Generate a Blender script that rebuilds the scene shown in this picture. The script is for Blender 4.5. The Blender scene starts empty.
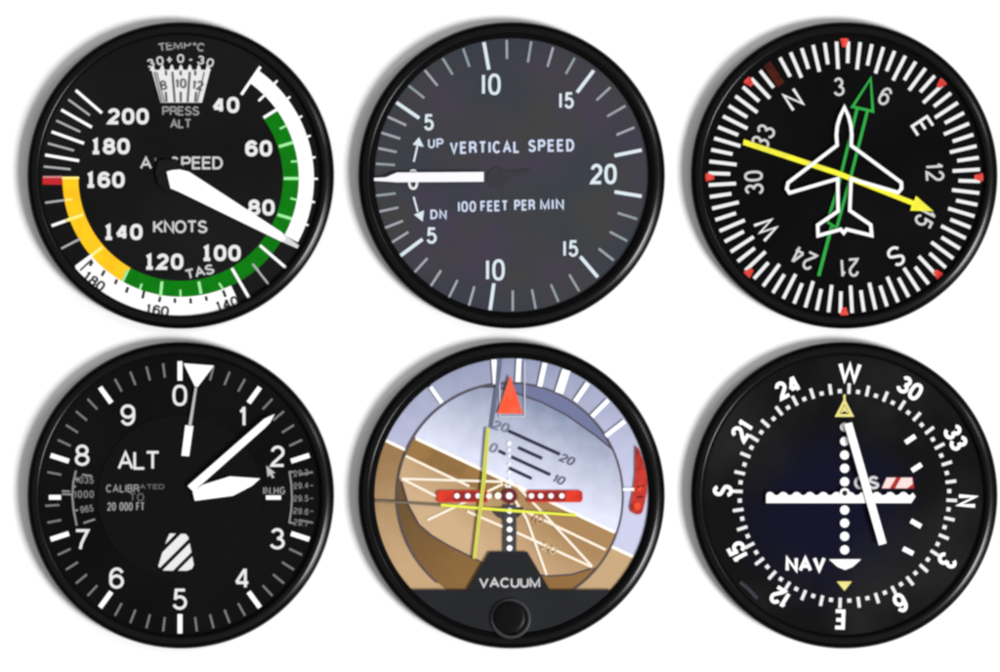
import bpy, math, random
from math import sin, cos, pi, radians, atan2, hypot
random.seed(7)
scene = bpy.context.scene
COL = scene.collection
S = 0.00027            # one drawing unit (mm-ish step of the dial artwork) in metres: dials are 83 mm wide
FZ = 12.0              # height of a dial face above the table, in drawing units

# ------------------------------------------------------------------ materials
def lin(c):
    c = c / 255.0
    return c / 12.92 if c <= .04045 else ((c + .055) / 1.055) ** 2.4

_m = {}
def mat(name, rgb, rough=.5, spec=.3, mottle=None, scale=60, bump=0.0, amount=(.42, .62)):
    if name in _m: return _m[name]
    m = bpy.data.materials.new(name); m.use_nodes = True
    nt = m.node_tree; b = nt.nodes['Principled BSDF']
    c1 = tuple(lin(v) for v in rgb) + (1,)
    b.inputs['Base Color'].default_value = c1
    b.inputs['Roughness'].default_value = rough
    b.inputs['Specular IOR Level'].default_value = spec
    tc = nt.nodes.new('ShaderNodeTexCoord')
    if mottle is not None:
        ns = nt.nodes.new('ShaderNodeTexNoise'); ns.inputs['Scale'].default_value = scale
        ns.inputs['Detail'].default_value = 5
        nt.links.new(tc.outputs['Object'], ns.inputs['Vector'])
        cr = nt.nodes.new('ShaderNodeValToRGB')
        cr.color_ramp.elements[0].position = amount[0]; cr.color_ramp.elements[1].position = amount[1]
        cr.color_ramp.elements[0].color = c1
        cr.color_ramp.elements[1].color = tuple(lin(v) for v in mottle[0]) + (1,)
        nt.links.new(ns.outputs['Fac'], cr.inputs['Fac'])
        out = cr.outputs['Color']
        if len(mottle) > 1:
            n2 = nt.nodes.new('ShaderNodeTexNoise'); n2.inputs['Scale'].default_value = scale * .6
            n2.inputs['Detail'].default_value = 3
            mp = nt.nodes.new('ShaderNodeMapping'); mp.inputs['Location'].default_value = (3, 5, 1)
            nt.links.new(tc.outputs['Object'], mp.inputs['Vector']); nt.links.new(mp.outputs['Vector'], n2.inputs['Vector'])
            r2 = nt.nodes.new('ShaderNodeMapRange'); r2.inputs['From Min'].default_value = .45; r2.inputs['From Max'].default_value = .65
            nt.links.new(n2.outputs['Fac'], r2.inputs['Value'])
            mx = nt.nodes.new('ShaderNodeMix'); mx.data_type = 'RGBA'
            nt.links.new(r2.outputs['Result'], mx.inputs['Factor']); nt.links.new(out, mx.inputs['A'])
            mx.inputs['B'].default_value = tuple(lin(v) for v in mottle[1]) + (1,)
            out = mx.outputs['Result']
        nt.links.new(out, b.inputs['Base Color'])
    if bump:
        nb = nt.nodes.new('ShaderNodeTexNoise'); nb.inputs['Scale'].default_value = 900
        nt.links.new(tc.outputs['Object'], nb.inputs['Vector'])
        bp = nt.nodes.new('ShaderNodeBump'); bp.inputs['Strength'].default_value = bump; bp.inputs['Distance'].default_value = .0001
        nt.links.new(nb.outputs['Fac'], bp.inputs['Height']); nt.links.new(bp.outputs['Normal'], b.inputs['Normal'])
    _m[name] = m
    return m

def gradmat(name, p0, c0, p1, c1, centre, rough=.5):
    """printed two-tone artwork: colour runs from c0 at image point p0 to c1 at p1 (dial-local)"""
    if name in _m: return _m[name]
    m = mat(name, c0, rough)
    nt = m.node_tree; b = nt.nodes['Principled BSDF']; tc = nt.nodes.new('ShaderNodeTexCoord')
    ax, ay = (p0[0] - centre[0]) * S, (centre[1] - p0[1]) * S
    bx, by = (p1[0] - centre[0]) * S, (centre[1] - p1[1]) * S
    L2 = (bx - ax) ** 2 + (by - ay) ** 2
    d = nt.nodes.new('ShaderNodeVectorMath'); d.operation = 'SUBTRACT'; d.inputs[1].default_value = (ax, ay, 0)
    nt.links.new(tc.outputs['Object'], d.inputs[0])
    e = nt.nodes.new('ShaderNodeVectorMath'); e.operation = 'DOT_PRODUCT'
    e.inputs[1].default_value = ((bx - ax) / L2, (by - ay) / L2, 0)
    nt.links.new(d.outputs[0], e.inputs[0])
    ns = nt.nodes.new('ShaderNodeTexNoise'); ns.inputs['Scale'].default_value = 240; ns.inputs['Detail'].default_value = 4
    nt.links.new(tc.outputs['Object'], ns.inputs['Vector'])
    ma = nt.nodes.new('ShaderNodeMath'); ma.operation = 'MULTIPLY_ADD'; ma.inputs[1].default_value = .35
    nt.links.new(ns.outputs['Fac'], ma.inputs[0]); 
    sb = nt.nodes.new('ShaderNodeMath'); sb.operation = 'SUBTRACT'; sb.inputs[1].default_value = .175
    nt.links.new(e.outputs['Value'], sb.inputs[0]); nt.links.new(sb.outputs[0], ma.inputs[2])
    cr = nt.nodes.new('ShaderNodeValToRGB')
    cr.color_ramp.elements[0].color = tuple(lin(v) for v in c0) + (1,)
    cr.color_ramp.elements[1].color = tuple(lin(v) for v in c1) + (1,)
    nt.links.new(ma.outputs[0], cr.inputs['Fac']); nt.links.new(cr.outputs['Color'], b.inputs['Base Color'])
    return m

WHITE = mat('white_paint', (246, 246, 246), .55, .3)
OFFW = mat('soft_white_paint', (222, 222, 222), .55, .3)
GREY = mat('grey_paint', (140, 140, 142), .55, .3)
DGREY = mat('dark_grey_paint', (92, 92, 94), .55, .3)
INK = mat('black_ink', (28, 28, 28), .6, .2)

# ------------------------------------------------------------------ 2-D shapes (image coordinates, y down)
def ribbon(pts, w, closed=False, w2=None):
    """polyline -> list of quads with mitred joints"""
    n = len(pts); out = []
    L, R = [], []
    for i, p in enumerate(pts):
        a = pts[i - 1] if (i > 0 or closed) else None
        b = pts[(i + 1) % n] if (i < n - 1 or closed) else None
        def nrm(u, v):
            dx, dy = v[0] - u[0], v[1] - u[1]; l = hypot(dx, dy) or 1
            return (-dy / l, dx / l)
        if a is None: m = nrm(p, b); k = 1
        elif b is None: m = nrm(a, p); k = 1
        else:
            n1, n2 = nrm(a, p), nrm(p, b)
            mx, my = n1[0] + n2[0], n1[1] + n2[1]; l = hypot(mx, my)
            if l < 1e-6: m = n1; k = 1
            else:
                m = (mx / l, my / l); d = m[0] * n1[0] + m[1] * n1[1]; k = min(1 / max(d, .1), 2.0)
        hw = w / 2
        if w2 is not None: hw = (w + (w2 - w) * i / (n - 1)) / 2
        L.append((p[0] + m[0] * hw * k, p[1] + m[1] * hw * k)); R.append((p[0] - m[0] * hw * k, p[1] - m[1] * hw * k))
    for i in range(n if closed else n - 1):
        j = (i + 1) % n
        out.append([L[i], L[j], R[j], R[i]])
    return out

def circ(cx, cy, r, n=28, ry=None):
    ry = ry or r
    return [(cx + r * cos(2 * pi * i / n), cy + ry * sin(2 * pi * i / n)) for i in range(n)]

def arc_pts(cx, cy, r, a0, a1, n=None):
    """clock angles, degrees clockwise from up"""
    n = n or max(2, int(abs(a1 - a0) / 2.5))
    return [(cx + r * sin(radians(a0 + (a1 - a0) * i / n)), cy - r * cos(radians(a0 + (a1 - a0) * i / n))) for i in range(n + 1)]

def band(cx, cy, r0, r1, a0, a1):
    A = arc_pts(cx, cy, r0, a0, a1); B = arc_pts(cx, cy, r1, a0, a1)
    return [[A[i], A[i + 1], B[i + 1], B[i]] for i in range(len(A) - 1)]

def pol(c, r, a): return (c[0] + r * sin(radians(a)), c[1] - r * cos(radians(a)))

def clip(poly, p, q):
    """keep the part of a polygon on the left side (image coords cross >= 0) of line p->q"""
    f = lambda v: (q[0] - p[0]) * (v[1] - p[1]) - (q[1] - p[1]) * (v[0] - p[0])
    out = []
    for i, a in enumerate(poly):
        b = poly[(i + 1) % len(poly)]; fa, fb = f(a), f(b)
        if fa >= 0: out.append(a)
        if (fa >= 0) != (fb >= 0):
            t = fa / (fa - fb); out.append((a[0] + (b[0] - a[0]) * t, a[1] + (b[1] - a[1]) * t))
    return out

def clip_convex(poly, hull):
    for i in range(len(hull)):
        if len(poly) < 3: return []
        poly = clip(poly, hull[i], hull[(i + 1) % len(hull)])
    return poly

# ------------------------------------------------------------------ stroke lettering (unit box, y up)
def A_(cx, cy, rx, ry, a0, a1, n=14):
    return [(cx + rx * cos(radians(a0 + (a1 - a0) * i / n)), cy + ry * sin(radians(a0 + (a1 - a0) * i / n))) for i in range(n + 1)]
def E_(cx, cy, rx, ry, e=2.0, n=28):
    o = []
    for i in range(n):
        t = 2 * pi * i / n; c, s = cos(t), sin(t)
        o.append((cx + rx * math.copysign(abs(c) ** (2 / e), c), cy + ry * math.copysign(abs(s) ** (2 / e), s)))
    return ('c', o)
six = [E_(.5, .31, .5, .31), A_(.52, .6, .52, .4, 28, 180) + [(0, .31)]]
def rot180(st): return [('c', [(1 - x, 1 - y) for x, y in s[1]]) if s[0] == 'c' else [(1 - x, 1 - y) for x, y in s] for s in st]
G = {
 '0': (1, [E_(.5, .5, .5, .5, 2.5)]),
 '1': (.55, [[(.78, 1), (.78, 0)], [(.08, .73), (.45, .8), (.72, .95)]]),
 '|': (.08, [[(.5, 1), (.5, 0)]]),
 'i': (.8, [[(.1, .86), (.5, .97), (.5, 0)], [(0, 0), (1, 0)]]),
 '2': (1, [A_(.5, .72, .46, .28, 172, -35) + [(.5, .34), (.12, .12), (0, 0), (1, 0)]]),
 '3': (1, [A_(.46, .76, .42, .24, 160, -90) , A_(.46, .26, .52, .26, 90, -165)]),
 '4': (1, [[(.76, 0), (.76, 1)], [(.7, .97), (0, .27)], [(0, .25), (1, .25)]]),
 '5': (1, [[(.92, 1), (.18, 1), (.1, .48)], A_(.47, .32, .51, .32, 140, -160)]),
 '6': (1, six), '9': (1, rot180(six)),
 '7': (1, [[(0, 1), (1, 1), (.66, .58), (.45, .28), (.36, 0)]]),
 '8': (1, [E_(.5, .76, .42, .24), E_(.5, .265, .5, .265)]),
 'A': (1.15, [[(0, 0), (.5, 1), (1, 0)], [(.2, .35), (.8, .35)]]),
 'B': (1, [[(0, 0), (0, 1), (.6, 1)] + A_(.6, .76, .35, .24, 90, -90) + [(0, .52)], [(.6, .52)] + A_(.62, .26, .38, .26, 90, -90) + [(0, 0)]]),
 'C': (1.1, [A_(.52, .5, .52, .5, 42, 318, 20)]),
 'D': (1.05, [('c', [(0, 0), (0, 1)] + A_(.45, .5, .55, .5, 90, -90))]),
 'E': (.95, [[(1, 1), (0, 1), (0, 0), (1, 0)], [(0, .53), (.9, .53)]]),
 'F': (.9, [[(1, 1), (0, 1), (0, 0)], [(0, .52), (.85, .52)]]),
 'G': (1.1, [A_(.5, .5, .5, .5, 42, 330, 20) + [(1, .45), (.58, .45)]]),
 'H': (1, [[(0, 0), (0, 1)], [(1, 0), (1, 1)], [(0, .52), (1, .52)]]),
 'I': (.08, [[(.5, 1), (.5, 0)]]),
 'K': (1.05, [[(0, 0), (0, 1)], [(1, 1), (0, .36)], [(.3, .58), (1, 0)]]),
 'L': (.88, [[(0, 1), (0, 0), (1, 0)]]),
 'M': (1.2, [[(0, 0), (0, 1), (.5, .05), (1, 1), (1, 0)]]),
 'N': (1.05, [[(0, 0), (0, 1), (1, 0), (1, 1)]]),
 'O': (1.2, [E_(.5, .5, .5, .5, 2.1)]),
 'P': (1, [[(0, 0), (0, 1), (.6, 1)] + A_(.6, .74, .4, .26, 90, -90) + [(0, .48)]]),
 'R': (1.05, [[(0, 0), (0, 1), (.6, 1)] + A_(.6, .75, .36, .25, 90, -90) + [(0, .5)], [(.62, .5), (.95, .3), (1, 0)]]),
 'S': (1, [A_(.5, .745, .44, .255, 22, 200, 12) + [(.3, .56), (.7, .46)] + A_(.5, .26, .5, .26, 25, -168, 14)]),
 'T': (1.05, [[(0, 1), (1, 1)], [(.5, 1), (.5, 0)]]),
 'U': (1, [[(0, 1), (0, .35)] + A_(.5, .33, .5, .33, 180, 360) + [(1, 1)]]),
 'V': (1.1, [[(0, 1), (.5, 0), (1, 1)]]),
 'W': (1.55, [[(0, 1), (.25, 0), (.5, .95), (.75, 0), (1, 1)]]),
 '+': (.9, [[(0, .5), (1, .5)], [(.5, .9), (.5, .1)]]),
 '-': (.6, [[(0, .45), (1, .45)]]),
 'o': (.45, [E_(.5, .82, .5, .16)]),
 '.': (.1, [[(.5, 0), (.5, .12)]]),
 's': (1, [A_(.5, .745, .44, .255, 22, 130, 8)]),           # the visible top of a half-hidden S
 ' ': (.6, []),
}
def lettering(s, cx, cy, h, cw, sw, ang=0, gap=None, total=None, slant=0):
    """strokes of a string centred on (cx,cy), cap height h, glyph width cw, stroke sw, clockwise tilt ang"""
    gap = sw * .9 if gap is None else gap
    ws = [max(G[c][0] * cw, sw) for c in s]
    W = sum(ws) + gap * (len(s) - 1)
    k = 1
    if total: k = total / W
    x = -W / 2; out = []
    ca, sa = cos(radians(ang)), sin(radians(ang))
    for c, w in zip(s, ws):
        for st in G[c][1]:
            closed = st[0] == 'c'; pts = st[1] if closed else st
            q = []
            for (u, v) in pts:
                px = (x + sw / 2 + u * (w - sw)) * k; py = -((v - .5) * (h - sw)); px += -py * slant
                q.append((cx + px * ca - py * sa, cy + px * sa + py * ca))
            out.append(ribbon(q, sw, closed))
        x += w + gap
    return out

# ------------------------------------------------------------------ mesh builders, local to a dial
class Dial:
    def __init__(s, name, label, cx, cy, cat):
        s.c = (cx, cy)
        s.root = bpy.data.objects.new(name, None); COL.objects.link(s.root)
        s.root.empty_display_size = .02
        s.root.location = ((cx - 500) * S, (336 - cy) * S, 0)
        s.root['label'] = label; s.root['category'] = cat
        s.root['group'] = 'round flight instruments in two rows of three'
    def v(s, p, z): return ((p[0] - s.c[0]) * S, (s.c[1] - p[1]) * S, z * S)
    def link(s, name, verts, faces, m, parent=None, smooth=False, label=None):
        me = bpy.data.meshes.new(name); me.from_pydata(verts, [], faces); me.validate(); me.update()
        me.materials.append(m)
        o = bpy.data.objects.new(name, me); COL.objects.link(o); o.parent = parent or s.root
        if smooth: me.polygons.foreach_set('use_smooth', [True] * len(me.polygons))
        if label: o['label'] = label
        return o
    def sheet(s, name, polys, z, m, parent=None, label=None):
        """printed marks: groups of polygons; each group a hair above the one before"""
        V, F = [], []
        for i, g in enumerate(polys):
            if g and not isinstance(g[0], list): g = [g]
            for j, p in enumerate(g):
                if len(p) < 3: continue
                ar = sum(p[k][0] * p[(k + 1) % len(p)][1] - p[(k + 1) % len(p)][0] * p[k][1] for k in range(len(p)))
                if ar > 0: p = p[::-1]
                b = len(V); V += [s.v(q, FZ + z + .02 * (i % 12) + .0015 * (j % 9)) for q in p]; F.append(list(range(b, b + len(p))))
        return s.link(name, V, F, m, parent, label=label)
    def solid(s, name, poly, z, t, m, parent=None, bev=.35, label=None):
        """raised piece with a small chamfer"""
        ar = sum(poly[k][0] * poly[(k + 1) % len(poly)][1] - poly[(k + 1) % len(poly)][0] * poly[k][1] for k in range(len(poly)))
        if ar > 0: poly = poly[::-1]
        n = len(poly)
        gx = sum(p[0] for p in poly) / n; gy = sum(p[1] for p in poly) / n
        ins = []
        for i, p in enumerate(poly):
            a, b = poly[i - 1], poly[(i + 1) % n]
            def nr(u, w):
                dx, dy = w[0] - u[0], w[1] - u[1]; l = hypot(dx, dy) or 1; return (dy / l, -dx / l)
            n1, n2 = nr(a, p), nr(p, b); mx, my = n1[0] + n2[0], n1[1] + n2[1]; l = hypot(mx, my) or 1
            mx /= l; my /= l; d = max(mx * n1[0] + my * n1[1], .5)
            ins.append((p[0] - mx * bev / d, p[1] - my * bev / d))
        V = [s.v(p, FZ + z) for p in poly] + [s.v(p, FZ + z + t - bev) for p in poly] + [s.v(p, FZ + z + t) for p in ins]
        F = [list(range(n))[::-1], list(range(2 * n, 3 * n))]
        for i in range(n):
            j = (i + 1) % n
            F += [[i, j, n + j, n + i], [n + i, n + j, 2 * n + j, 2 * n + i]]
        return s.link(name, V, F, m, parent, label=label)
    def lathe(s, name, prof, m, centre=None, n=288, parent=None, caps=True):
        cx, cy = centre or s.c; V, F = [], []
        for (r, z) in prof:
            V += [s.v((cx + r * cos(2 * pi * i / n), cy - r * sin(2 * pi * i / n)), z) for i in range(n)]
        for k in range(len(prof) - 1):
            for i in range(n):
                j = (i + 1) % n; F.append([k * n + i, k * n + j, (k + 1) * n + j, (k + 1) * n + i])
        if caps and prof[0][0] > .01: F.append([i for i in range(n)][::-1])
        if caps == 2: F.append([(len(prof) - 1) * n + i for i in range(n)])
        return s.link(name, V, F, m, parent, smooth=True)
    def case(s, rin, face_mat, centre=None):
        prof = [(150.2, 0.3), (151.6, .9), (152.6, 2.2), (153.2, 4.2), (153.5, 7), (153.3, 9.2), (152.7, 10.8), (151.8, 11.9), (150.4, 12.9),
                (149, 13.7), (147.6, 14.35), (146.2, 14.85), (144.9, 15.1), (143.6, 15.05), (142.2, 14.8)]
        k = (142.2 - rin - .8)
        lip = [(142.2, 14.8), (142.2 - k * .5, 14.8 - k * .5 * .17), (rin + .8, 14.8 - k * .17), (rin + .2, 13.6 - k * .1), (rin, FZ + .6), (rin - .1, FZ - .5)]
        bz = s.lathe('bezel', prof, BEZEL)
        s.lathe('inner_lip', lip, LIP, caps=False)
        s.lathe('bezel_rim', [(149.4, 13.2), (149.0, 13.65), (148, 14.25), (146.8, 14.85), (145.7, 15.25), (144.7, 15.42), (143.7, 15.35), (142.9, 15.05), (142.4, 14.6), (142.2, 14.1)], RIM, caps=False)
        f = s.lathe('dial_face', [(rin + 1.5, FZ - 2), (rin + 1.5, FZ)], face_mat, caps=2)
        for p in f.data.polygons: p.use_smooth = False
        return bz, f
    def numerals(s, items, m, z=.9):
        for it in items:
            o = s.sheet('numeral', lettering(**it), z, m)
            o['label'] = 'painted figure ' + it['s'].replace('i', '1').replace('|', '1') if it['s'][0] in 'i|0123456789' else 'painted letter ' + it['s']

BEZEL = mat('black_bezel_plastic', (.8, .8, .8), .25, .08)
LIP = mat('matte_lip_black', (6, 6, 6), .8, .05)
RIM = mat('satin_rim_plastic', (9, 9, 10), .24, .22)

def segs(l, w):
    return [ribbon([(a, b), (c, d)], w) for a, b, c, d in l]

# =================================================================== 1 airspeed
D = Dial('airspeed_indicator', 'round airspeed dial with green, white and yellow arcs around its edge', 180.6, 175.3, 'airspeed dial')
D.case(140.3, mat('satin_black_face', (15, 15, 16), .55, .06, mottle=[(22, 22, 23)], scale=25))
c = (180.7, 178.7)
GREEN = mat('green_arc_paint', (2, 119, 6), .5, .1, mottle=[(3, 110, 8)], scale=300)
YELL = mat('amber_arc_paint', (250, 196, 8), .5, .25, mottle=[(242, 184, 10)], scale=300)
PALEG = mat('pale_green_paint', (150, 232, 150), .5, .25)
PALEY = mat('pale_yellow_paint', (255, 232, 120), .5, .25)
D.sheet('white_arc', [band(*c, 118.2, 133.2, 35.6, 118.5)], .25, WHITE)
D.sheet('green_arc', [band(*c, 102.3, 118.2, 53.8, 209.4)], .25, GREEN)
D.sheet('yellow_arc', [band(*c, 102.3, 118.2, 209.4, 270)], .25, YELL)
D.sheet('true_airspeed_scale', [band(*c, 118.2, 144, 154.8, 229.8)], .25, WHITE)
D.sheet('red_line', [ribbon([(42.5, 181), (62.5, 181.3)], 7)], .3, mat('red_paint', (190, 26, 34), .5, .25))
maj = [(75.8, 90.3, 101.9, 113), (61.3, 109.9, 91.8, 127.3), (51.7, 131.8, 84, 143.4), (45.2, 155, 79.1, 160.8), (51.7, 225.8, 66, 220.7), (75.8, 267.1, 92, 255),
       (260.4, 66.8, 241.4, 94.7), (231.8, 268.2, 249.6, 298.8), (259.9, 245.4, 286, 267.8), (263.7, 117.7, 277.5, 109.2)]
minr = [(68.4, 99.6, 89.8, 115.3), (56.3, 120.6, 80.2, 131.8), (47.9, 143.4, 74, 150.5), (43.8, 166.6, 70.6, 169.3), (45.2, 202.8, 65.3, 200.1),
        (61.3, 248.6, 80.2, 238.8), (252.5, 263.8, 268.6, 284.3)]
nub = [(310.7, 135.6), (315.5, 157.2), (317.9, 178.8), (314.9, 202.3), (308.4, 225.4), (277.5, 80.5), (290.3, 96.7), (302.2, 116)]
g = segs(maj, 2.8) + [ribbon([(258.6, 101), (267, 93)], 2.2)]
for x, y in nub:
    a = math.degrees(atan2(x - c[0], c[1] - y)); g.append(ribbon([pol(c, 132.5, a), (x, y)], 2.6, w2=1.6))
D.sheet('major_tick_scale', g, .5, WHITE)
D.sheet('minor_tick_scale', segs(minr, 2), .5, mat('mid_grey_paint', (168, 168, 168), .5, .25))
D.sheet('arc_ticks', segs([(277.5, 214.6, 292, 218.9), (283.8, 178.5, 299.2, 178.5), (278.9, 146.7, 293.4, 142.3), (160.5, 296.4, 162, 281.5), (201.1, 294, 198.8, 281.5), (233.5, 271, 237.6, 278)], 3)
        + segs([(290.5, 198.3, 297.2, 200.1), (279.8, 128.9, 286.7, 125.5), (290.9, 161.7, 297.9, 161.3), (139.7, 289.5, 141.9, 283.7), (180.6, 297, 180.3, 289.7), (223, 289, 219, 283), (254, 265.5, 258.5, 271)], 2)
        + segs([(122.6, 281.6, 128.2, 269.6)], 2.4), .5, PALEG)
D.sheet('yellow_arc_ticks', segs([(66.5, 220.5, 83.1, 214.6), (92, 254.9, 102.5, 247)], 3.2) + segs([(65, 200.3, 72, 199.3), (76, 241, 80.5, 238.7)], 2) + segs([(62, 178, 79, 178)], 2.5), .5, PALEY)
D.sheet('red_line_edge', segs([(43, 177, 62, 177)], 1.8), .6, mat('pink_paint', (200, 130, 135)))
D.sheet('dark_ticks', segs([(142.6, 298.6, 144.2, 291), (159.2, 302, 160.5, 297), (175.1, 303, 175, 298.4), (191, 303.6, 190.6, 298.4), (207, 300.8, 205.9, 296.4),
        (104.8, 270.5, 101.9, 276), (117, 279.4, 115.3, 284.3), (128.2, 287.2, 126.2, 292.8), (92.8, 261.5, 90, 266), (223.2, 290.5, 225.8, 297)], 2.6) + segs([(80.3, 270.5, 92.2, 259.5)], 1.6), .5, INK)
bold = dict(h=16.2, cw=12.5, sw=3.5, gap=1.9)
for t, x, y in [('200', 128.2, 116.4), ('i80', 110.4, 146.3), ('i60', 105.3, 179.8), ('i40', 123.2, 232), ('i20', 164, 261.7), ('i00', 221.4, 253), ('80', 261.3, 207.6), ('60', 258.7, 148.4), ('40', 225.9, 105)]:
    D.numerals([dict(s=t, cx=x, cy=y, **bold)], OFFW)
for t, x, y, a in [('i80', 94.5, 281.4, 36), ('i60', 157.6, 310.4, 7), ('i40', 227.5, 304, -18)]:
    D.numerals([dict(s=t, cx=x, cy=y, h=10.5, cw=7.6, sw=1.8, gap=.9, ang=a)], INK)
LT = mat('light_grey_paint', (196, 196, 196), .5, .25)
D.sheet('lettering', lettering('A', 146, 163, 12.6, 10.4, 2), .9, LT, label='painted word AIRSPEED, its middle hidden by the hub')
D.sheet('lettering', lettering('I', 155.4, 159.4, 5.4, 9.5, 2), .9, DGREY)
D.sheet('lettering', lettering('s', 174.5, 163, 12.6, 9, 1.9), .9, LT)
D.sheet('lettering', lettering('PEED', 202, 163, 12.8, 10.4, 2.1, gap=.9, total=41.5), .9, LT)
D.sheet('lettering', lettering('KNOTS', 180.3, 226.8, 12.8, 10.4, 2.1, gap=.8, total=54), .9, LT)
D.sheet('lettering', lettering('TAS', 199.6, 271.8, 10.2, 9, 1.9, ang=-13, gap=.2), .9, LT)
D.sheet('lettering', lettering('PRESS', 180.8, 111, 9.2, 7.4, 1.6, gap=.5, total=37), .9, GREY)
D.sheet('lettering', lettering('ALT', 180.8, 123.6, 9.4, 7.4, 1.7, gap=.2, total=21.5), .9, GREY)
g = []
for i, ch in enumerate('TEMPoC'):
    a = (-19.5, -12, -3.6, 6, 13, 19.5)[i]; x = 181.5 + a; g += [[clip(q, (100, 42.8), (250, 42.8)) for q in grp] for grp in lettering(ch, x, 45 + a * a * .006, 8.6, 7.4, 1.6, ang=a * .5)]
D.sheet('lettering', g, .9, GREY)
g = []
for ch, x, y, a in [('3', 150.8, 63.3, -16), ('0', 160, 60.8, -10), ('+', 169.5, 59.8, -4), ('0', 180.6, 58.6, 0), ('-', 190.8, 59.5, 3), ('3', 201, 60.2, 8), ('0', 210.2, 62.8, 14)]:
    g += lettering(ch, x, y, 8.8, 7.2, 1.7, ang=a)
D.sheet('temperature_scale', g, .9, LT)
xs = [152.3, 162, 171.7, 180.9, 190, 199, 208.2]
top = []
for i, x in enumerate(xs):
    f = (x - 180.9) * .02
    top += [(x - 2.6, 70.5), (x - f - .7, 65), (x - f + .7, 65), (x + 2.6, 70.5)]
fan = [[(151.6, 70), (160.8, 102.6), (201.9, 102.6), (210.3, 70)]]
win = D.sheet('pressure_window', [[fan[0]]] + [[ [top[4 * i], top[4 * i + 1], top[4 * i + 2], top[4 * i + 3]] ] for i in range(7)], .3, mat('window_white', (222, 222, 222), .5, .25))
g = []
for x0, x1, w in [(156.9, 164.6, 1), (172.6, 175, 2.0), (190, 187.8, 2.0), (204.5, 197.5, 1), (154.6, 162.2, 1.2)]: g.append(ribbon([(x0, 72), (x1, 102.2)], w))
for x0, x1 in [(166, 166.8), (181, 181), (196.6, 195.4)]: g.append(ribbon([(x0, 92), (x1, 102)], 2.0))
for x0, x1 in [(166.2, 166.4), (181, 181), (195.6, 195.6)]: g.append(ribbon([(x0, 71), (x1, 75.5)], 2.0))
D.sheet('window_lines', g, .7, DGREY, parent=win)
D.sheet('window_figures', lettering('8', 163.8, 85.4, 9.6, 6.6, 1.5, ang=-10) + lettering('10', 181.2, 83.6, 9.6, 6.2, 1.5) + lettering('12', 198.2, 85.4, 9.6, 6.2, 1.5, ang=9), 1.0, DGREY, parent=win)
D.solid('needle_hub', [(158.6, 161.5), (166, 159.6), (176, 161), (184, 167), (186, 178), (180, 190), (168, 192), (159, 184), (156, 172)], 1.4, 1.4, mat('satin_black_paint', (19, 19, 20), .5, .1))
nd = D.solid('needle', [(167.3, 172), (172.5, 170.6), (180, 170), (189, 172.2), (281.5, 232.5), (285.5, 239), (282, 241.5), (178.5, 191.2), (171, 188.2)], 2.9, 1.5, WHITE)
D.solid('needle_tip', [(281.5, 232.5), (298.8, 245.6), (297.3, 248.3), (282, 241.5)], 2.9, 1.2, mat('needle_tip_grey', (205, 205, 207)), parent=nd, bev=.2)

# =================================================================== 2 vertical speed
D = Dial('vertical_speed_indicator', 'round charcoal grey vertical speed dial with a white needle pointing left at 0', 511.6, 175.3, 'climb rate dial')
D.case(137, mat('charcoal_face', (60, 55, 69), .6, .1, mottle=[(58, 58, 58), (50, 55, 64)], scale=65, amount=(.38, .62)))
BW = mat('bluish_white_paint', (206, 218, 226), .5, .25)
MG = mat('lilac_grey_paint', (158, 156, 168), .5, .25, mottle=[(134, 146, 150)], scale=80)
D.sheet('major_tick_scale', segs([(396.4, 102.5, 419.2, 118.2), (483.9, 42.3, 488.8, 69.7), (593.7, 70.6, 577, 92.5), (641.7, 150.1, 614.5, 155.7), (641.7, 196.3, 614.5, 191.9),
        (597.7, 277.1, 580.3, 256.6), (490.1, 310, 493.9, 283.4), (400.2, 255.9, 422.5, 239.2)], 3.5), .5, BW)
D.sheet('minor_tick_scale', segs([(376, 163.9, 395, 165), (378.3, 148.3, 396.8, 152.1), (381.2, 132.7, 400.2, 138.7), (387.2, 116.6, 406.2, 125.3), (408.7, 85.8, 424.3, 98.1), (424.7, 70.2, 437.5, 85.8),
        (442.6, 58.3, 452.6, 74.6), (463.1, 48.5, 469.4, 66.8), (506.7, 40, 506.9, 59), (531.2, 41.6, 527.9, 62.4), (553.1, 47.4, 547.5, 66.8), (574.7, 57.9, 565.8, 74), (610.4, 87.4, 596.4, 100.3),
        (625.4, 105.9, 607.1, 116.4), (634.3, 127.5, 616.5, 134.9), (637.2, 219.1, 617.6, 212.9), (627.2, 241, 609.8, 231.8), (613.8, 260.4, 598.6, 248.6), (579.2, 291.2, 569.2, 274.5),
        (558.4, 301.7, 550.8, 284.3), (535.7, 308.8, 531.9, 289.4), (512.7, 311, 512.7, 290.5), (468.9, 305.5, 474.3, 286.5), (448.8, 297.7, 457.5, 280), (430.8, 286, 441, 270.4), (414.2, 272.7, 427.4, 258.2),
        (391.7, 242.5, 408.4, 232), (384.6, 228, 403, 220.9), (379, 211.7, 398.4, 207.5), (376, 195.7, 395.7, 193.4)], 2.4), .5, MG)
for t, x, y, h, cw, sw, gp in [('|0', 491.3, 84.4, 21.5, 12.5, 3, 3.2), ('|0', 495.4, 269.9, 21.5, 12.5, 3, 3.2), ('|5', 566.6, 100.5, 16.5, 9.6, 2.5, 2.6), ('|5', 570.8, 248.5, 16.5, 9.8, 2.5, 2.6),
                               ('5', 428.9, 122.4, 16.5, 10, 2.6, 1), ('5', 431.7, 235.6, 16.5, 10.4, 2.6, 1), ('20', 603.5, 174, 20.5, 12.4, 3.3, 1.6), ('0', 413.2, 179.6, 20.5, 10.5, 2.5, 1)]:
    D.numerals([dict(s=t, cx=x, cy=y, h=h, cw=cw, sw=sw, gap=gp)], BW if t != '0' else OFFW)
LB = mat('lettering_blue_white', (196, 206, 228), .5, .25)
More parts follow.
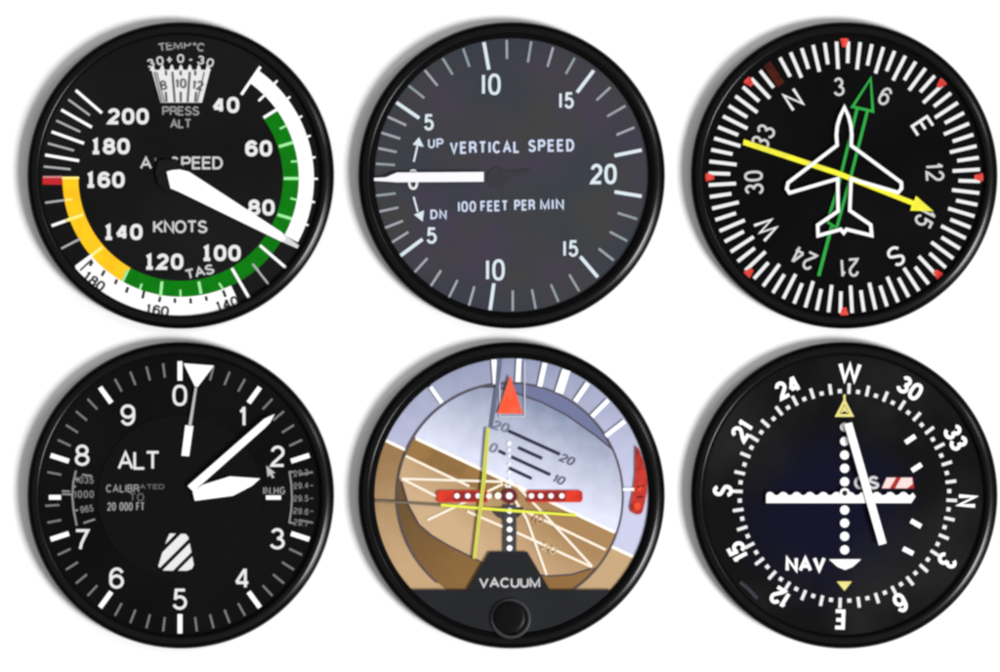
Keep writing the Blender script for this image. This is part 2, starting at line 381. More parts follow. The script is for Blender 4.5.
D.sheet('lettering', lettering('VERTICAL', 484.8, 147.4, 12.4, 7.4, 2.2, ang=-1, gap=1.8, total=70) + lettering('SPEED', 551.2, 145.6, 12.4, 7.6, 2.2, ang=-1, total=46), .9, LB, label='painted words VERTICAL SPEED')
D.sheet('lettering', lettering('|00', 467, 206.6, 10.8, 6.8, 1.8, ang=-1, total=18) + lettering('FEET', 494.2, 206, 10.8, 7.2, 1.9, ang=-1, total=27.4) + lettering('PER', 524.6, 205.2, 10.8, 7, 1.9, ang=-1, total=20.6)
        + lettering('MIN', 552, 204.4, 10.8, 7.2, 1.9, ang=-1, total=24), .9, LB, label='painted words 100 FEET PER MIN')
D.sheet('lettering', lettering('UP', 435.7, 143.4, 9.8, 7, 1.7), .9, LB)
D.sheet('lettering', lettering('DN', 438.5, 214.4, 9.6, 7, 1.8), .9, LB)
D.sheet('up_arrow', [[(419, 137.2), (412.6, 144.6), (423.8, 147)], ribbon([(417.4, 146), (413.8, 161.7)], 1.9)], .9, BW)
D.sheet('down_arrow', [[(422.6, 221.6), (414, 214.6), (424, 210.4)], ribbon([(413.6, 196.8), (417.8, 212)], 1.9)], .9, BW)
D.solid('needle_hub', circ(498, 177.5, 10.5, 36), .2, .3, mat('dull_hub_grey', (54, 52, 58), .7, .1))
D.sheet('hub_smudge', [ribbon([(500, 173), (514, 174), (530, 170)], 7, w2=3)], .9, mat('smudge_grey', (54, 53, 57), .7, .1))
D.solid('needle', [(374.5, 178.4), (386, 177.8), (397, 173), (483.4, 172.4), (483.4, 181.4), (397, 182), (386, 181.2), (374.5, 180.6)], 2.6, 1.3, mat('needle_white', (235, 233, 238), .5, .3))

# =================================================================== 3 direction
D = Dial('direction_indicator', 'round black compass dial with a white aeroplane outline, green arrow and yellow arrow', 844.4, 175.3, 'compass dial')
D.case(140, mat('deep_black_face', (3, 3, 4), .5, .06, mottle=[(8, 7, 9)], scale=40))
c = (844.3, 177.3); rot = -33.3
cd_ = D.root
card = D.sheet('compass_ticks', [ribbon([pol(c, 135.8, rot + 5 * k), pol(c, 108.5 if k % 2 == 0 else 114.2, rot + 5 * k)], 3.5) for k in range(1, 72)], .6, OFFW)
D.sheet('brown_index_mark', [ribbon([pol(c, 137.5, rot - 1), pol(c, 112, rot - 1)], 8.5)], .3, mat('rust_brown_paint', (72, 22, 9), .6, .1, mottle=[(44, 13, 8)], scale=400))
RED = mat('coral_red_paint', (226, 70, 58), .5, .25, mottle=[(196, 44, 38)], scale=500)
for k in range(8):
    a = 45 * k + (1 if k in (1, 3) else 0); p = pol(c, 133.5, a)
    q = [(x, y) for x, y in [(-4.4, 4.6), (-2, 5.4), (2, 5.4), (4.4, 4.6), (2.0, -3.4), (-2.0, -3.4)]]
    ux, uy = sin(radians(a)), -cos(radians(a))
    D.sheet('red_index_mark', [[(p[0] + ux * v - uy * u, p[1] + uy * v + ux * u) for u, v in q]], .9, RED)
for k, t in enumerate(['N', '3', '6', 'E', '12', '15', 'S', '21', '24', 'W', '30', '33']):
    a = rot + 30 * k; big = t in 'NESW'
    r = {'N': 93, 'E': 93.5, 'S': 94.5, 'W': 93}.get(t, 90.6)
    x, y = pol(c, r, a)
    D.numerals([dict(s=t, cx=x, cy=y, h=20.5 if big else 18.5, cw=14.2 if t in 'ES' else (13.6 if big else 10.6), sw=2.7 if big else 2.3, ang=a, gap=2.2)], LT if not big else OFFW, z=1.0)
GR = mat('green_arrow_paint', (34, 156, 58), .5, .25)
D.sheet('green_arrow', [ribbon([(870.6, 78.5), (852.4, 106.8), (872.8, 111.4)], 2.8, True), ribbon([(857.2, 108), (837.2, 190), (827.2, 222)], 3), ribbon([(867.4, 111), (851.6, 173), (836.6, 228)], 3),
        ribbon([(827.2, 222), (836.6, 228)], 2.4), ribbon([(831.6, 226.5), (818.6, 276)], 3.4)], 1.6, GR)
D.solid('yellow_arrow', [(744, 139.6), (743, 144.6), (838, 176), (911.8, 205.2), (910.4, 210.4), (933, 211.2), (916, 196.4), (914, 201.2), (838.6, 171.2)], 2.0, .8,
        mat('yellow_arrow_paint', (238, 232, 44), .5, .25, mottle=[(222, 216, 60)], scale=300), bev=.2)
plane = [(844.3, 107.5), (848.6, 117), (850.8, 126), (851.6, 135), (851, 145.6), (901.2, 182.6), (901.4, 188.5), (898, 192.6), (851, 178.8), (849.6, 210.6), (870.6, 224.9), (871.6, 235.6), (846.4, 229.4),
         (843.6, 233), (840.6, 229.4), (818, 235.8), (817.6, 225.2), (838, 211.2), (837.6, 178.8), (789.4, 193), (786.6, 188.8), (788, 182.8), (837, 145.4), (836.3, 135), (837.2, 126), (839.8, 117)]
D.sheet('aeroplane_outline', [ribbon(plane, 3.4, True)], 3.2, mat('outline_white', (238, 238, 238), .5, .3))

# =================================================================== 4 altimeter
D = Dial('altimeter', 'round black altimeter dial numbered 0 to 9 with the letters ALT and three white hands', 180.6, 495.3, 'altimeter dial')
D.case(140, mat('altimeter_black_face', (7, 7, 8), .5, .06, mottle=[(13, 13, 14)], scale=30))
c = (180, 497.3)
D.solid('centre_disc', clip_convex(circ(180, 497, 82, 72), [(60, 380), (300, 380), (300, 620), (60, 620)]), .15, .5, mat('altimeter_disc_black', (13, 13, 14), .5, .06), bev=.2)
D.sheet('major_tick_scale', [ribbon([pol(c, 136, 36 * k), pol(c, 116.8, 36 * k)], 4.8) for k in range(10)], .9, WHITE)
g = []
for k in range(50):
    if k % 5 == 0 or k in (12, 13, 38) or k == 1: continue
    g.append(ribbon([pol(c, 135, 7.2 * k), pol(c, 120.8, 7.2 * k)], 2.1))
D.sheet('minor_tick_scale', g, .9, mat('tick_grey', (112, 112, 112), .5, .25))
for t, x, y in [('0', 179.8, 395.3), ('1', 242.6, 416), ('2', 277.7, 456.2), ('3', 277.7, 538.7), ('4', 242.3, 578), ('5', 180, 599.2), ('6', 116.6, 578), ('7', 82, 539.7), ('8', 82.2, 455.2), ('9', 127.9, 415)]:
    D.numerals([dict(s=t, cx=x, cy=y, h=21.2, cw=14.6, sw=2.8)], OFFW)
D.sheet('lettering', lettering('ALT', 138.8, 460.3, 18.6, 14.5, 2.5, gap=.2, total=42), .95, OFFW, label='painted letters ALT')
D.sheet('lettering', lettering('CALIBR', 122.6, 488.4, 8, 5.6, 1.2, total=33), .95, GREY, label='painted word CALIBRATED, its end worn')
D.sheet('lettering', lettering('ATED', 152, 486.6, 5, 6, .9, total=25), .95, DGREY)
D.sheet('lettering', lettering('TO', 136.8, 497.2, 8.2, 6, 1.2), .95, DGREY)
D.sheet('lettering', lettering('20 000 FT', 126, 506.4, 8.4, 5.2, 1.3, total=37), .95, GREY)
# left pressure window
wl = D.sheet('pressure_window', [ribbon([(76, 470.5), (73.4, 482), (72.4, 496), (73.6, 510), (76.8, 525.6)], 1.9)], .9, mat('window_grey', (132, 132, 132)))
D.sheet('window_figures', lettering('1035', 84.8, 480, 7, 4.6, 1.2, ang=2, total=18) + lettering('1000', 84, 494.2, 7.6, 4.6, 1.3, total=20) + lettering('965', 86.8, 508.8, 7, 4.6, 1.2, ang=-8, total=13), .95, mat('figure_grey', (112, 112, 112)), parent=wl)
D.sheet('window_lines', segs([(74, 479, 80, 479.6), (72.6, 494.5, 62, 494), (74, 510.5, 78, 510), (83.6, 523, 95, 519.2), (73, 486.4, 76, 486.5), (82, 474.6, 92, 476), (62, 491, 70, 491.4)], 1.8), .98, mat('window_grey', (0, 0, 0)), parent=wl)
D.sheet('index_mark', segs([(49, 497.3, 61, 497.3)], 4.6), .95, WHITE)
# right pressure window
wr = D.sheet('pressure_window', [ribbon([(293, 471.6), (289.6, 472), (291.3, 484), (292, 497.5), (291.3, 510), (289.4, 522.4), (293, 523)], 1.8)], .9, mat('window_grey', (0, 0, 0)))
for i, t in enumerate(['29.3', '29.4', '29.5', '29.6', '29.7']):
    y = (472.8, 485.5, 498.3, 511.2, 522.8)[i]
    D.sheet('window_figures', lettering(t, 301, y, 6.4, 4.2, 1.1, ang=(-6, -3, 0, 5, 8)[i], total=15) + segs([(293, y, 294.6, y)], 1.4), .95, mat('tick_grey', (0, 0, 0)), parent=wr)
    D.sheet('window_lines', segs([(310, y, 313.4, y)], 1.3), .95, DGREY, parent=wr)
D.sheet('lettering', lettering('IN.HG', 274.2, 490.6, 7.6, 5.2, 1.2, total=22), .95, GREY)
D.sheet('index_mark', segs([(266, 497.5, 281, 497.5)], 4.2), .95, WHITE)
D.sheet('pointer_mark', [[(266.4, 465.6), (267.6, 477), (270, 474.6), (272.4, 478.4), (274.4, 477.2), (272.2, 473.4), (275.4, 473)]], .95, mat('pointer_grey', (180, 180, 180)))
hull = [(169.7, 533.5), (173.9, 533.5), (185.8, 534), (188.4, 537.2), (190, 545), (191.2, 551), (193.8, 564.8), (192, 568.6), (187, 570.6), (163.6, 570.4), (157.8, 566), (162.2, 553.3), (165.3, 543)]
sg = []
for o, th in ((704.4, 7.2), (721.2, 9), (738.2, 7.6), (756, 10.4)):
    a = (130, o - 130); b = (225, o - 225)
    st = ribbon([a, b], th)[0]
    if sum(st[k][0] * st[(k + 1) % 4][1] - st[(k + 1) % 4][0] * st[k][1] for k in range(4)) < 0: st = st[::-1]
    q = clip_convex(st, hull)
    if len(q) > 2: sg.append(q)
D.sheet('striped_flag', sg, .95, OFFW)
AW = mat('altimeter_hand_white', (246, 246, 246), .5, .3)
h1 = D.solid('ten_thousands_hand', [(185.6, 425.4), (193.2, 426.2), (189, 456), (181.8, 455.4)], 1.4, .9, AW, bev=.2)
D.solid('hand_tip', [(184, 363.6), (213.6, 365.8), (197.2, 387.2), (195.6, 387)], 1.4, .9, AW, parent=h1, bev=.2)
D.solid('hand_stem', [(195.2, 386.5), (197.2, 386.7), (191.4, 426), (188.6, 425.8)], 1.4, .9, mat('stem_grey', (176, 176, 176)), parent=h1, bev=.15)
D.solid('thousands_hand', [(193.2, 492), (203, 485), (230, 476.6), (259.8, 478.6), (252, 485.5), (233, 495.4), (195.2, 500.4)], 2.8, 1, AW, bev=.25)
D.solid('hundreds_hand', [(188.2, 485.8), (193.6, 491.2), (264, 428.4), (270, 422.4), (274.4, 414.4), (264.6, 419)], 4.2, 1, AW, bev=.25)

# =================================================================== 5 attitude
D = Dial('attitude_indicator', 'round artificial horizon dial with lavender sky, brown ground and the word VACUUM', 511.5, 495.3, 'horizon dial')
CC = D.c
D.case(137.2, mat('attitude_base_black', (40, 42, 47), .5, .3))
fc = circ(511.5, 495.3, 136.9, 120)
h0, h1_ = (385.7, 440.4), (631.7, 555.8)
cut = lambda p: clip(p, (650, 590), (370, 590))      # above the bottom plate
skyO = cut(clip(fc, h1_, h0)); grdO = cut(clip(fc, h0, h1_))
D.sheet('outer_sky', [skyO], .1, gradmat('outer_sky_print', (520, 360), (140, 146, 174), (520, 490), (192, 194, 220), CC))
D.sheet('outer_ground', [grdO], .1, gradmat('outer_ground_print', (400, 455), (146, 112, 70), (420, 560), (188, 156, 116), CC))
CREAM = mat('cream_line_print', (250, 243, 230), .5, .25)
for q in [(386, 440.6, 407, 450.6), (611.6, 546.6, 633, 556.6)]: D.sheet('outer_horizon_line', segs([q], 3), .3, CREAM)
D.sheet('ground_line', segs([(375, 501, 399, 500.8)], 2.2), .3, mat('brown_line_print', (104, 84, 62)))
ic = circ(510, 496, 112.8, 120)
g0, g1 = (415.8, 438.2), (614.9, 532.4)
D.sheet('inner_sky', [clip(ic, g1, g0)], .5, mat('dark_sky_print', (104, 110, 146), .5, .3))  # darker blue print, seen as a crescent behind the pitch card
D.sheet('inner_ground', [cut(clip(ic, g0, g1))], .5, gradmat('brown_ground_print', (405, 500), (98, 72, 36), (490, 580), (136, 98, 50), CC))
ca = lambda x, y: math.degrees(atan2(x - 510, 496 - y)) % 360
cardp = [(517, 393.5), (541, 402), (566, 414.7), (595, 435), (613.8, 450.4)] + arc_pts(510, 496, 112.6, ca(613.8, 450.4) + 2, ca(592.6, 568) - 2, 24) + \
        [(592.6, 568), (572, 574.5), (549, 576), (515, 571.5), (480.5, 561.4), (449.3, 545.8), (432, 535.5), (419, 524.5), (408.5, 505), (401.8, 482)] + \
        arc_pts(510, 496, 112.6, ca(401.3, 481.7) + 2, 348, 24) + [(495, 387), (505, 389)]
skyC = clip(cardp, g1, g0); grdC = cut(clip(cardp, g0, g1))
pc = D.sheet('pitch_card', [skyC], .8, gradmat('card_sky_print', (545, 395), (112, 124, 152), (510, 480), (214, 217, 236), CC), label='sky half of the pitch card')
D.sheet('pitch_card', [grdC], .8, gradmat('card_ground_print', (520, 495), (160, 124, 80), (480, 545), (196, 164, 126), CC), label='ground half of the pitch card')
st = [(417, 438.6), (406, 455.8), (470, 486.4), (504, 482)]
D.sheet('dark_ground_wedge', [clip_convex(clip([(400, 430), (503, 481.5), (520, 500), (468, 486), (398, 452)], g0, g1), cardp[::1]) or st], .95, mat('dark_earth_print', (146, 110, 60), .5, .2, mottle=[(134, 100, 56)], scale=200))
ED = mat('edge_line_print', (74, 66, 78), .5, .25)
D.sheet('card_edge', [ribbon([(480.5, 387), (495, 387), (505, 389.6)] + cardp[:5], 1.5)], 1.1, ED)
D.sheet('card_edge', [ribbon([(592.6, 568), (572, 574.5), (549, 576), (527, 573.6)], 1.5)], 1.1, ED)
D.sheet('card_edge', [ribbon([(480.5, 561.4), (449.3, 545.8), (432, 535.5), (419, 524.5), (408.5, 505), (401.8, 482)], 1.5)], 1.1,
        ED)
D.sheet('inner_ring_edge', [ribbon([p for p in arc_pts(510, 496, 113, -140, 146, 100)], 1.7)], 1.2, mat('ring_edge_print', (80, 73, 80), .5, .25))
D.sheet('horizon_line', segs([(415.8, 438.4, 614.6, 532.2)], 3), 1.3, CREAM)
D.sheet('ground_perspective_lines', segs([(405.8, 456, 469.4, 486.2), (401.6, 478.6, 502.9, 481.7), (401.8, 478.6, 437, 496.6), (427.4, 520, 503, 484), (467, 511.2, 503, 526.8), (516.7, 532.4, 592, 567),
        (505, 484, 526.7, 519), (526.7, 519, 546.6, 575), (515, 484, 544.6, 514.6), (544.6, 514.6, 592.2, 566.6), (543.5, 520, 605.6, 549.6), (510, 504, 543.5, 520)], 2.5), 1.35, mat('cream_print', (240, 228, 208), .5, .25))
D.numerals([dict(s='20', cx=549, cy=548.6, h=8.5, cw=7, sw=1.6, ang=25)], mat('faded_cream_print', (200, 172, 134)), z=1.9)
D.numerals([dict(s='10', cx=537.6, cy=519.4, h=8.5, cw=7, sw=1.6, ang=25)], mat('pink_print', (186, 146, 112)), z=1.9)
RW = mat('ring_tick_white', (244, 244, 250), .5, .25)
g = []
for a, b_, c_, d_, w in [(430.4, 386.8, 441.9, 403, 4), (494, 359.5, 495.8, 384, 5.5), (519, 358.8, 517.8, 382, 5), (544.9, 363, 539.7, 386.5, 5), (566.4, 370, 559, 393, 8.6), (588, 383, 575.2, 401.6, 5), (608.4, 400, 591.8, 416.6, 4.5), (624.8, 421.2, 605.6, 436, 4.5), (623, 489.3, 634, 489.3, 3)]:
    g.append(ribbon([(a, b_), (c_, d_)], w))
D.sheet('bank_ticks', g, 1.5, RW)
NAVY = mat('navy_ink', (36, 38, 62), .5, .25)
D.sheet('pitch_lines', segs([(508.4, 430.8, 560, 454.3), (518.4, 447.6, 542.2, 458.4), (499, 450.9, 505.7, 454.2), (511.7, 456.9, 550.4, 474.7), (509.4, 468, 531.8, 478.5)], 3.2), 1.5, NAVY)
SL = mat('slate_ink', (84, 88, 112), .5, .25)
for t, x, y, cw in [('20', 567.8, 459.6, 7.4), ('10', 559.4, 479.6, 7.4)]:
    D.numerals([dict(s=t, cx=x, cy=y, h=9, cw=cw - 1, sw=1.4, ang=22, slant=.25)], SL, z=1.5)
for t, x, y in [('20', 501.6, 426.6), ('0', 494, 448)]:
    D.numerals([dict(s=t, cx=x, cy=y, h=9.6, cw=7.2, sw=1.6, ang=15, slant=.2)], mat('pale_slate_ink', (118, 122, 148)), z=1.5)
# index glass and triangle
D.sheet('index_frame', [ribbon([(499.6, 361), (500, 416.6), (524.6, 416.6), (524.8, 361.5)], 1.4)], 1.75, mat('frame_line_print', (190, 190, 204), .5, .25))
D.sheet('index_bar', [ribbon([(499.8, 358.6), (497.6, 384), (491, 428)], 4.6, w2=3.2)], 1.9, mat('slate_bar_print', (98, 102, 126), .5, .25))
D.solid('roll_index', [(510, 375.5), (497.8, 413.4), (522.4, 413.4)], 1.9, .8, mat('orange_red_paint', (240, 80, 44), .5, .3, mottle=[(226, 96, 66)], scale=300), bev=.3)
# crossed yellow bars
OL = mat('olive_paint', (186, 186, 96), .5, .25); LM = mat('lime_paint', (222, 228, 66), .5, .25)
vb = D.solid('vertical_bar', [(486.4, 428), (489.8, 428), (485.8, 480), (475.6, 558.6), (473, 558.4), (482, 480)], 3.1, .3, OL, bev=.1)
D.sheet('bar_edge', segs([(486.9, 428, 482.4, 480), (482.4, 480, 473.4, 558.4), (489.3, 428, 485.4, 480), (485.4, 480, 475.2, 558.4)], .9), 3.5, LM, parent=vb)
D.solid('bar_tail', [(375.6, 499.8), (442.6, 503.8), (442.6, 506.2), (375.6, 501.6)], 2.0, .5, mat('grey_brown_paint', (112, 100, 84)), bev=.1)
D.solid('horizontal_bar', [(441, 503.6), (510, 509.2), (576, 514), (576, 516.2), (510, 511.8), (441, 506.2)], 2.7, .3, LM, bev=.1)
# miniature aeroplane
D.sheet('aeroplane_saddle', [ [(493, 507)] + [(508 + 16 * cos(radians(180 - t)), 507 + 13 * sin(radians(t))) for t in range(15, 180, 15)] + [(523, 507)] ], 1.9, mat('saddle_grey', (62, 54, 54)))
RD = mat('red_wing_paint', (216, 52, 26), .45, .35, mottle=[(190, 38, 26)], scale=350)
DR = mat('maroon_wing_paint', (140, 26, 26), .45, .35)
def rr(x0, x1, y0, y1, r=3.5, left=True, right=True):
    p = []
    for (cx, cy, a0, on) in [(x1 - r, y1 - r, 0, right), (x0 + r, y1 - r, 90, left), (x0 + r, y0 + r, 180, left), (x1 - r, y0 + r, 270, right)]:
        if on: p += [(cx + r * cos(radians(a0 + t)), cy + r * sin(radians(a0 + t))) for t in (0, 30, 60, 90)]
        else:
            p.append((x1 if a0 in (0, 270) else x0, y1 if a0 in (0, 90) else y0))
    return p
for x0, x1, dots, lft in [(437, 487, (457, 467.8, 478.3), True), (527.5, 582.4, (531.4, 540.7, 551, 561.8), False)]:
    wg = D.solid('aeroplane_wing', rr(x0, x1, 490.4, 502, 3, lft, not lft), 1.9, .5, RD, bev=.2)
    D.sheet('wing_panel', [rr(x0 + 17 if lft else x0 + .5, x1 - .5 if lft else x1 - 17, 491.4, 501, 1.5)], 2.5, DR, parent=wg)
    D.sheet('wing_dots', [circ(x, 495.8, 2.7, 14) for x in dots], 2.7, WHITE, parent=wg)
nose = D.solid('aeroplane_nose', circ(509.4, 495.8, 7.4, 32), 1.9, .6, mat('maroon_paint', (104, 24, 34), .45, .35), bev=.4)
D.sheet('nose_dot', [circ(509.4, 495.8, 3.4, 18)], 2.6, WHITE, parent=nose)
stem = D.solid('aeroplane_stem', [(503.6, 505), (516, 505), (516, 553), (503.6, 553)], 1.95, .5, mat('stem_charcoal', (58, 58, 64), .5, .3), bev=.3)
D.sheet('stem_dots', [circ(509.6, y, 2.9, 14) for y in (510.7, 520, 529.3, 538.6, 548)], 2.6, WHITE, parent=stem)
D.sheet('wing_root_dots', [circ(489, 496, 2.8, 14), circ(498, 495.6, 3.4, 14)], 2.7, CREAM)
D.sheet('pitch_dots', [circ(509.2, y, r_, 14) for y, r_ in ((443.5, 2.4), (450, 1.8), (456, 1.6), (464, 1.6), (472, 1.8), (480, 2), (487, 2))], 1.45, mat('faint_white_print', (236, 237, 248)))
PL = mat('plate_charcoal', (28, 29, 33), .5, .15, mottle=[(33, 34, 38)], scale=60)
D.solid('pedestal', [(489.6, 552), (527, 552), (549, 589.2), (468.4, 589.2)], 1.95, .9, mat('pedestal_charcoal', (30, 31, 34), .5, .15), bev=.5)
D.solid('bottom_plate', clip(circ(511.5, 495.3, 137, 120), (370, 590), (650, 590)), .5, 2.5, PL, bev=.4)
D.sheet('lettering', lettering('VACUUM', 509.6, 582.6, 10, 9, 1.8, gap=.9, total=61), 3.1, LT, label='printed word VACUUM')
rk = D.lathe('knob_collar', [(20, FZ + 4), (20, FZ + 4.9), (19.4, FZ + 5.3), (17.6, FZ + 5.3), (17, FZ + 4.9), (16.6, FZ + 4)], mat('collar_grey', (52, 53, 56), .4, .3), centre=(510.8, 618.4), n=64, caps=False)
kn = D.lathe('knob', [(16.4, FZ + 4), (16.2, FZ + 6.2), (15.2, FZ + 7.2), (12, FZ + 7.6), (.5, FZ + 7.7)], mat('knob_black', (8, 8, 9), .4, .12), centre=(509.4, 617), n=64, caps=2)
# red flag at the right edge
rf = D.solid('red_flag', [(635.6, 446), (638.6, 449.6), (642.4, 459), (645.4, 471), (647, 483), (646.4, 493), (644.4, 503), (642.4, 511), (640.6, 513.6), (636, 514), (631.6, 511.6), (630, 507.6), (633, 493), (635.4, 476), (635.6, 458)], .8, .8,
        mat('red_flag_paint', (192, 50, 38), .5, .2, mottle=[(146, 36, 28)], scale=300, amount=(.45, .65)), bev=.4)
D.sheet('flag_marking', [ribbon([(636.4, 497), (644, 496.6)], 1.4), ribbon([(636.6, 487), (645, 485.6)], 1.1)], 1.8, mat('dark_red_marking', (92, 20, 18), .5, .1), parent=rf)
D.sheet('flag_marking', [circ(637.4, 506, 3.4, 14, 3.8), ribbon([(639, 491), (641.6, 485)], 2.6)], 1.75, mat('bright_red_marking', (224, 74, 44), .5, .15), parent=rf)

# =================================================================== 6 course deviation
D = Dial('course_deviation_indicator', 'round black navigation dial marked NAV with a scalloped white bar crossing a leaning bar', 844.4, 495.3, 'navigation dial')
D.case(140, mat('course_black_face', (12, 12, 13), .5, .06, mottle=[(36, 36, 37)], scale=26, amount=(.45, .75)))  # paler grey mottle stands in for the glassy sheen, put into the colour
c = (844.5, 495.8); rot = 2.4
mm = mat('course_black_face', (0, 0, 0)); nt = mm.node_tree; bs = nt.nodes['Principled BSDF']
tc = nt.nodes.new('ShaderNodeTexCoord'); ns = nt.nodes.new('ShaderNodeTexNoise'); ns.inputs['Scale'].default_value = 30; ns.inputs['Detail'].default_value = 5
sp = nt.nodes.new('ShaderNodeVectorMath'); sp.operation = 'LENGTH'
ad = nt.nodes.new('ShaderNodeVectorMath'); ad.operation = 'ADD'; ad.inputs[1].default_value = (.004, .0055, -(FZ * S))
nt.links.new(tc.outputs['Object'], ns.inputs['Vector']); nt.links.new(tc.outputs['Object'], ad.inputs[0]); nt.links.new(ad.outputs[0], sp.inputs[0])
m1 = nt.nodes.new('ShaderNodeMath'); m1.operation = 'MULTIPLY_ADD'; m1.inputs[1].default_value = .022
nt.links.new(ns.outputs['Fac'], m1.inputs[0]); nt.links.new(sp.outputs['Value'], m1.inputs[2])
mr = nt.nodes.new('ShaderNodeMapRange'); mr.inputs['From Min'].default_value = .022; mr.inputs['From Max'].default_value = .037
nt.links.new(m1.outputs[0], mr.inputs['Value'])
mx = nt.nodes.new('ShaderNodeMix'); mx.data_type = 'RGBA'; nt.links.new(mr.outputs['Result'], mx.inputs['Factor'])
mx.inputs['A'].default_value = (lin(12), lin(11), lin(34), 1)
nt.links.new(bs.inputs['Base Color'].links[0].from_socket, mx.inputs['B']); nt.links.new(mx.outputs['Result'], bs.inputs['Base Color'])
D.sheet('major_tick_scale', [ribbon([pol(c, 112.6, rot + 10 * k), pol(c, 102, rot + 10 * k)], 3.2) for k in range(36)], .8, OFFW)
D.sheet('minor_tick_scale', [ribbon([pol(c, 106.8, rot + 5 + 10 * k), pol(c, 102.8, rot + 5 + 10 * k)], 4) for k in range(36)], .8, OFFW)
for k, t in enumerate(['W', '30', '33', 'N', '3', '6', 'E', '12', '15', 'S', '21', '24']):
    a = rot + 30 * k; x, y = pol(c, {'30': 126, '33': 125.5, '24': 122.5, '21': 121.5, '15': 120.5, '12': 120, '3': 121.5, '6': 120.5, 'N': 122.5, 'S': 121.8}.get(t, 123.6), a + {'30': -1}.get(t, 0))
    D.numerals([dict(s=t, cx=x, cy=y, h=20 if len(t) == 1 else 18.2, cw=12 if t != 'W' else 15, sw=3.6 if t != 'W' else 3.9, ang=a, gap=.6)], WHITE, z=1.2)
PY = mat('pale_yellow_mark', (222, 212, 128), .5, .25)
D.sheet('top_index', [ribbon([(844.4, 401), (837, 415.4), (851.8, 415.4)], 2.8, True), ribbon([(844.4, 394.5), (844.4, 402)], 2.2), [(844.4, 405), (840, 414), (844.4, 411), (849, 414)]], 1.2, PY)
D.sheet('bottom_index', [[(836.8, 581.4), (851.8, 581.4), (844.4, 590.8)]], 1.2, PY)
D.sheet('deviation_dots', [circ(844.6, y, 4.5, 22) for y in (427, 441.3, 455, 468.3, 481.7, 510, 523, 536.3, 549.8)], 1.2, WHITE)
D.sheet('centre_ring', [ribbon(circ(844.6, 493, 3.9, 22), 2.2, True)], 3.9, WHITE)
D.sheet('ring_centre', [circ(844.6, 493, 2.6, 18)], 3.8, INK)
D.sheet('glide_slope_dots', segs([(905.4, 442.6, 915.2, 436), (911.8, 470.6, 921.4, 464.4), (910.8, 520.6, 921, 526.4), (903, 548.4, 913.2, 553.6)], 4.8), 1.2, WHITE)
D.sheet('to_flag', [[(829, 559.2), (861, 559.2), (852.6, 566.8), (845, 569.8), (837.6, 566.8)]], 1.2, WHITE)
D.sheet('lettering', lettering('NAV', 805.6, 564.2, 15.4, 12, 3.4, gap=.8, total=40), 1.2, WHITE, label='painted letters NAV')
D.sheet('lettering', lettering('GS', 866.6, 482.6, 13.4, 11.4, 2.8, gap=1.4, total=25), 1.2, mat('faded_white', (196, 196, 198)), label='painted letters GS')
fl = D.sheet('warning_flag', [[(886.4, 477.4), (912.6, 477.4), (914.2, 488.4), (881.4, 488.4)]], 1.0, mat('flag_red', (164, 40, 34), .5, .15))
D.sheet('flag_stripes', [[(886.6, 477.6), (896, 477.6), (889.6, 488.2), (881.8, 488.2)], [(901, 477.6), (912, 477.6), (912.6, 484), (907, 488.2), (895.2, 488.2)]], 1.3, mat('pinkish_white', (232, 206, 202), .5, .2), parent=fl)
D.sheet('scratch', [ribbon([(740, 582), (748, 588.5), (757.4, 598.4)], 3.4)], .9, mat('scratch_grey', (46, 46, 58)))
bars = []
for k in range(11):
    x = 769 + 13.35 * k
    bars += [(x - 3.4, 494.6), (x - 1.6, 492.6), (x + 1, 492), (x + 3.6, 493), (x + 5.4, 495), (x + 7.6, 495.4)]
poly = [(766.2, 502.8), (766.2, 495.2)] + [p for p in bars if 766.6 < p[0] < 911] + [(912.6, 492.8), (915.2, 496.4), (911, 502.8)]
D.solid('glide_slope_needle', poly, 2.4, 1.0, AW, bev=.12)
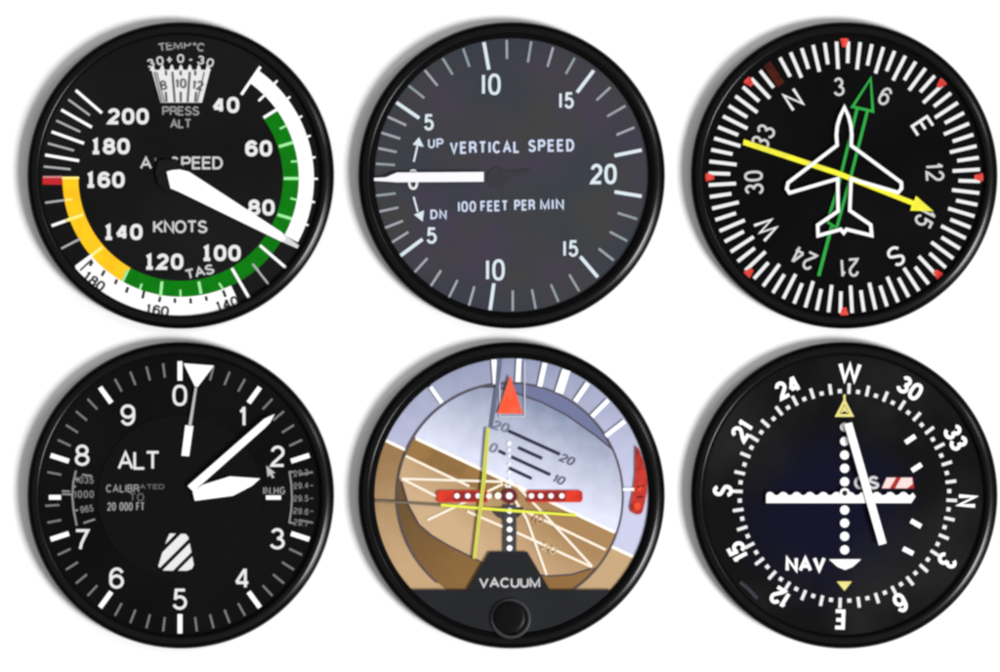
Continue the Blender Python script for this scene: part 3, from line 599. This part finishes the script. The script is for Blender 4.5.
D.solid('course_needle', ribbon([(848, 423.6), (882.4, 543.8)], 7.2)[0], 4.0, 1.2, AW, bev=.3)

# ------------------------------------------------------------------ table, camera, light
me = bpy.data.meshes.new('table_surface'); me.from_pydata([(-3, -3, 0), (3, -3, 0), (3, 3, 0), (-3, 3, 0)], [], [(0, 1, 2, 3)])
tb = bpy.data.objects.new('table_surface', me); COL.objects.link(tb); tb['kind'] = 'structure'
me.materials.append(mat('white_table', (250, 250, 250), .6, .2))

HT = 2.2; zf = FZ * S
cam = bpy.data.cameras.new('camera'); co = bpy.data.objects.new('camera', cam); COL.objects.link(co)
co.location = (0, 0, zf + HT); cam.sensor_width = 36; cam.lens = 36 * HT / (1000 * S); cam.clip_start = .05; cam.clip_end = 50
scene.camera = co

d = (17.2, -8.4); l = hypot(*d); DIST = 4.0; el = radians(38)
lp = (d[0] / l * cos(el) * DIST, d[1] / l * cos(el) * DIST, sin(el) * DIST)
la = bpy.data.lights.new('softbox', 'AREA'); la.shape = 'DISK'; la.size = 1.4; la.energy = 202; la.color = (1, 1, 1)
lo = bpy.data.objects.new('softbox', la); COL.objects.link(lo); lo.location = lp
from mathutils import Vector
lo.rotation_euler = (-Vector(lp)).to_track_quat('-Z', 'Y').to_euler()

l2 = bpy.data.lights.new('small_lamp', 'AREA'); l2.shape = 'DISK'; l2.size = .7; l2.energy = 20
o2 = bpy.data.objects.new('small_lamp', l2); COL.objects.link(o2)
p2 = Vector((cos(radians(24)) * cos(radians(36)), sin(radians(24)) * cos(radians(36)), sin(radians(36)))) * 4
o2.location = p2; o2.rotation_euler = (-p2).to_track_quat('-Z', 'Y').to_euler()

w = bpy.data.worlds.new('World'); scene.world = w; w.use_nodes = True
bg = w.node_tree.nodes['Background']; bg.inputs[0].default_value = (1, 1, 1, 1); bg.inputs[1].default_value = .37
vs = scene.view_settings; vs.view_transform = 'Standard'; vs.look = 'None'; vs.exposure = 0; vs.gamma = 1
scene.cycles.pixel_filter_type = 'BLACKMAN_HARRIS'; scene.cycles.filter_width = 2.6
